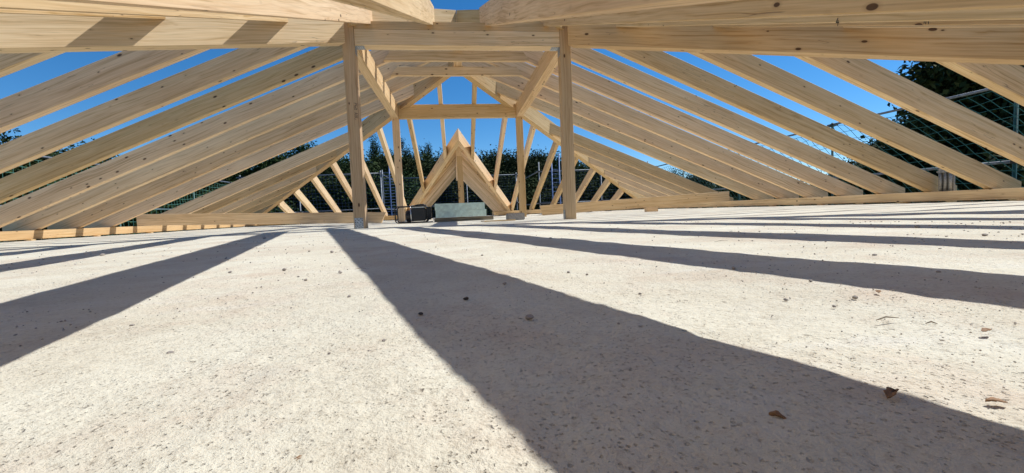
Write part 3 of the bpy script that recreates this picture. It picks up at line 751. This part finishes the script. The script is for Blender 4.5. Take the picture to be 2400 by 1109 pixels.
def crown_geo(seed, lobes, n_leaf, size, elong=1.0):
    """lobes: (centre, radii). Leaves gathered in twig clumps near the lobe shells."""
    r = np.random.default_rng(seed); V = []; nl = len(lobes)
    vol = np.array([l[1][0]*l[1][1]*l[1][2] for l in lobes])**(2/3); vol /= vol.sum()
    per = 14; nc = n_leaf//per
    pick = r.choice(nl, nc, p=vol)
    C = np.array([l[0] for l in lobes])[pick]; R = np.array([l[1] for l in lobes])[pick]
    d = r.normal(size=(nc, 3)); d /= np.linalg.norm(d, axis=1)[:, None]
    rad = r.uniform(0.35, 1.04, nc)[:, None]
    cc = C+d*R*rad
    cl = np.repeat(cc, per, 0)+r.normal(size=(nc*per, 3))*size*1.5
    n = len(cl)
    ax = r.normal(size=(n, 3)); ax[:, 2] -= 0.35; ax /= np.linalg.norm(ax, axis=1)[:, None]
    up = np.tile([0, 0, 1.0], (n, 1))+r.normal(size=(n, 3))*0.55
    sd = np.cross(ax, up); sd /= np.linalg.norm(sd, axis=1)[:, None]+1e-9
    L_ = size*r.uniform(0.6, 1.3, (n, 1))*elong; w = size*r.uniform(0.28, 0.45, (n, 1))
    nn = np.cross(sd, ax)*L_*0.10
    q = np.stack([cl, cl+ax*L_*0.5+sd*w+nn, cl+ax*L_, cl+ax*L_*0.5-sd*w+nn], 1)
    return q.reshape(-1, 3)
def quads_mesh(name, V, mat):
    n = len(V)//4; me = bpy.data.meshes.new(name); me.vertices.add(len(V)); me.vertices.foreach_set('co', V.astype(np.float32).ravel())
    me.loops.add(n*4); me.loops.foreach_set('vertex_index', np.arange(n*4)); me.polygons.add(n)
    me.polygons.foreach_set('loop_start', np.arange(0, n*4, 4)); me.update(calc_edges=True); me.materials.append(mat); return me
def trunk_mesh(h, r0, seed, spread):
    rr = random.Random(seed); V, F = [], []
    def add(path, rad):
        v, f = tube_geo(path, rad, 7); k = len(V); V.extend(v); F.extend([tuple(k+i for i in q) for q in f])
    add([(0,0,-0.1), (0.05,0.02,h*0.3), (0,0.08,h*0.6), (0.04,0,h*0.92)], [r0, r0*0.75, r0*0.45, r0*0.1])
    for i in range(9):
        z = h*rr.uniform(0.22, 0.75); a = rr.uniform(0, 6.28); l = spread*rr.uniform(0.5, 0.9)
        add([(0,0,z), (math.cos(a)*l*.5, math.sin(a)*l*.5, z+l*.35), (math.cos(a)*l, math.sin(a)*l, z+l*.6)], [r0*.35, r0*.2, r0*.05])
    me = mesh('trunk', V, F, True); me.materials.append(BARK); return me
def lobes_round(seed, h, w):
    r = random.Random(seed); out = []
    for i in range(16):
        z = h*r.uniform(0.20, 0.86); k = math.sin(math.pi*min(1, (z/h)*0.85+0.12))
        a = r.uniform(0, 6.28); d = w*0.55*k*r.random()**0.6; s = w*r.uniform(0.24, 0.42)
        out.append(((math.cos(a)*d, math.sin(a)*d, z), (s, s, s*0.85)))
    out.append(((0, 0, h*0.88), (w*0.25, w*0.25, h*0.11)))
    return out
def lobes_column(seed, h, w):
    r = random.Random(seed); out = []
    for i in range(16):
        z = h*(0.10+0.88*i/15); k = math.sin(math.pi*min(1, (i/15)*0.8+0.2))**0.7
        out.append(((r.uniform(-.2,.2)*w, r.uniform(-.2,.2)*w, z), (w*0.5*k*r.uniform(.8,1.1)+.1, w*0.5*k*r.uniform(.8,1.1)+.1, h*0.07)))
    return out
# unit trees: 12 m tall
protos = {'round': [], 'column': []}
for s in range(4):
    protos['round'].append((quads_mesh('crown', crown_geo(s, lobes_round(s, 12, 4.6), 64000, 0.15), FOL), trunk_mesh(12, 0.26, s, 3.2)))
for s in range(2):
    protos['column'].append((quads_mesh('crown', crown_geo(30+s, lobes_column(s, 12, 2.3), 24000, 0.13), FOL), trunk_mesh(12, 0.2, 9+s, 0.8)))
def tree(kind, px, ytop, dist, label, group, wide=1.0):
    d = CAMQ.to_3x3() @ Vector(((px-1200)/990.3, -(ytop-554.5)/990.3, -1)); o = CAMQ.translation
    k = dist/math.hypot(d.x, d.y); top = o+d*k
    h = top.z+6.0; me_c, me_t = random.choice(protos[kind]); s = h/11.8
    e = empty('tree', (top.x, top.y, -6), label, 'tree', group)
    e.rotation_euler = (0, 0, random.uniform(0, 6.28)); e.scale = (s*wide, s*wide, s)
    for nm, mm in (('crown', me_c), ('trunk', me_t)):
        c = bpy.data.objects.new(nm, mm); COL.objects.link(c); c.parent = e
    return e
for px, yt, ds in ((872, 318, 36), (946, 326, 42), (1000, 338, 46)):
    tree('column', px, yt, ds, {872:'tallest dark poplar between the posts left of the gable', 946:'narrow dark poplar behind the far left post', 1000:'small pointed poplar just left of the gable peak'}[px], 'poplars behind the roof', 0.62)
belt = [(-250,300,30),(-120,330,27),(-20,318,30),(90,352,30),(190,345,33),(290,385,30),(380,395,33),(470,400,31),(560,380,35),(640,362,34),(705,337,36),(760,392,30),(815,382,33),(850,372,30),(905,362,34),
 (940,372,30),(985,362,36),(1040,368,33),(1085,380,38),(1130,372,34),(1165,360,36),(1210,366,32),(1255,362,35),(1305,370,33),(1350,380,36),(1400,395,32),(1450,405,36),(1515,420,34),(1580,400,38),(1625,405,40),(1690,420,36),(1750,428,38),(1820,430,36),(1900,425,33),(1990,400,30)]
ORD = ['first', 'second', 'third', 'fourth', 'fifth', 'sixth', 'seventh', 'eighth', 'ninth', 'tenth', 'eleventh', 'twelfth', 'thirteenth', 'fourteenth']
cnt = {}
for px, yt, ds in belt:
    where = 'behind the left rafters' if px < 800 else ('in the row seen between the posts' if px < 1330 else 'behind the right rafters')
    k_i = cnt.get(where, 0); cnt[where] = k_i+1
    tree('round', px, yt-(8 if px < 1420 else 0), ds, 'dark leafy tree %s, %s of them from the left' % (where, ORD[k_i]), 'trees in the dark row behind the roof', 1.12)
# second, denser row close behind the far scaffold closes the gaps below
for i in range(22):
    px = -200+i*95
    tree('round', px, 402+random.uniform(-16, 14) if 700 < px < 1500 else 418+random.uniform(-14,20), 25+random.uniform(-2, 2), 'low dark tree in the hedge row beyond the far scaffold', 'hedge row trees beyond the scaffold', 1.35)

# big broad-leaved tree right of the roof, individual leaves visible
def big_tree():
    base = Vector((14.6, 8.7, -6)); h = 10.2
    e = empty('tree', base, 'large broad leaved tree close beside the right scaffold', 'tree')
    r = random.Random(4); lobes = []
    for i in range(52):
        a = r.uniform(0, 6.28); z = r.uniform(3.4, 9.5); k = math.sin(math.pi*min(1, max(0, (z-2.5)/8.2)))**0.6
        d = 3.1*k*r.random()**0.5; s = r.uniform(0.7, 1.15)
        lobes.append(((math.cos(a)*d, math.sin(a)*d, z), (s, s, s*0.7)))
    c = link('crown', quads_mesh('crown', crown_geo(77, lobes, 150000, 0.15, 1.25), FOLB), None, e)
    link('trunk', trunk_mesh(9.0, 0.3, 5, 3.0), None, e)
big_tree()
for px, yt, ds, lb in ((2110, 300, 24, 'dark tree behind the big right tree, left of three'), (2230, 215, 23, 'dark tree behind the big right tree, middle of three'), (2370, 170, 22, 'dark tree behind the big right tree, right of three')):
    tree('round', px, yt, ds, lb, 'trees behind the big right tree', 1.2)
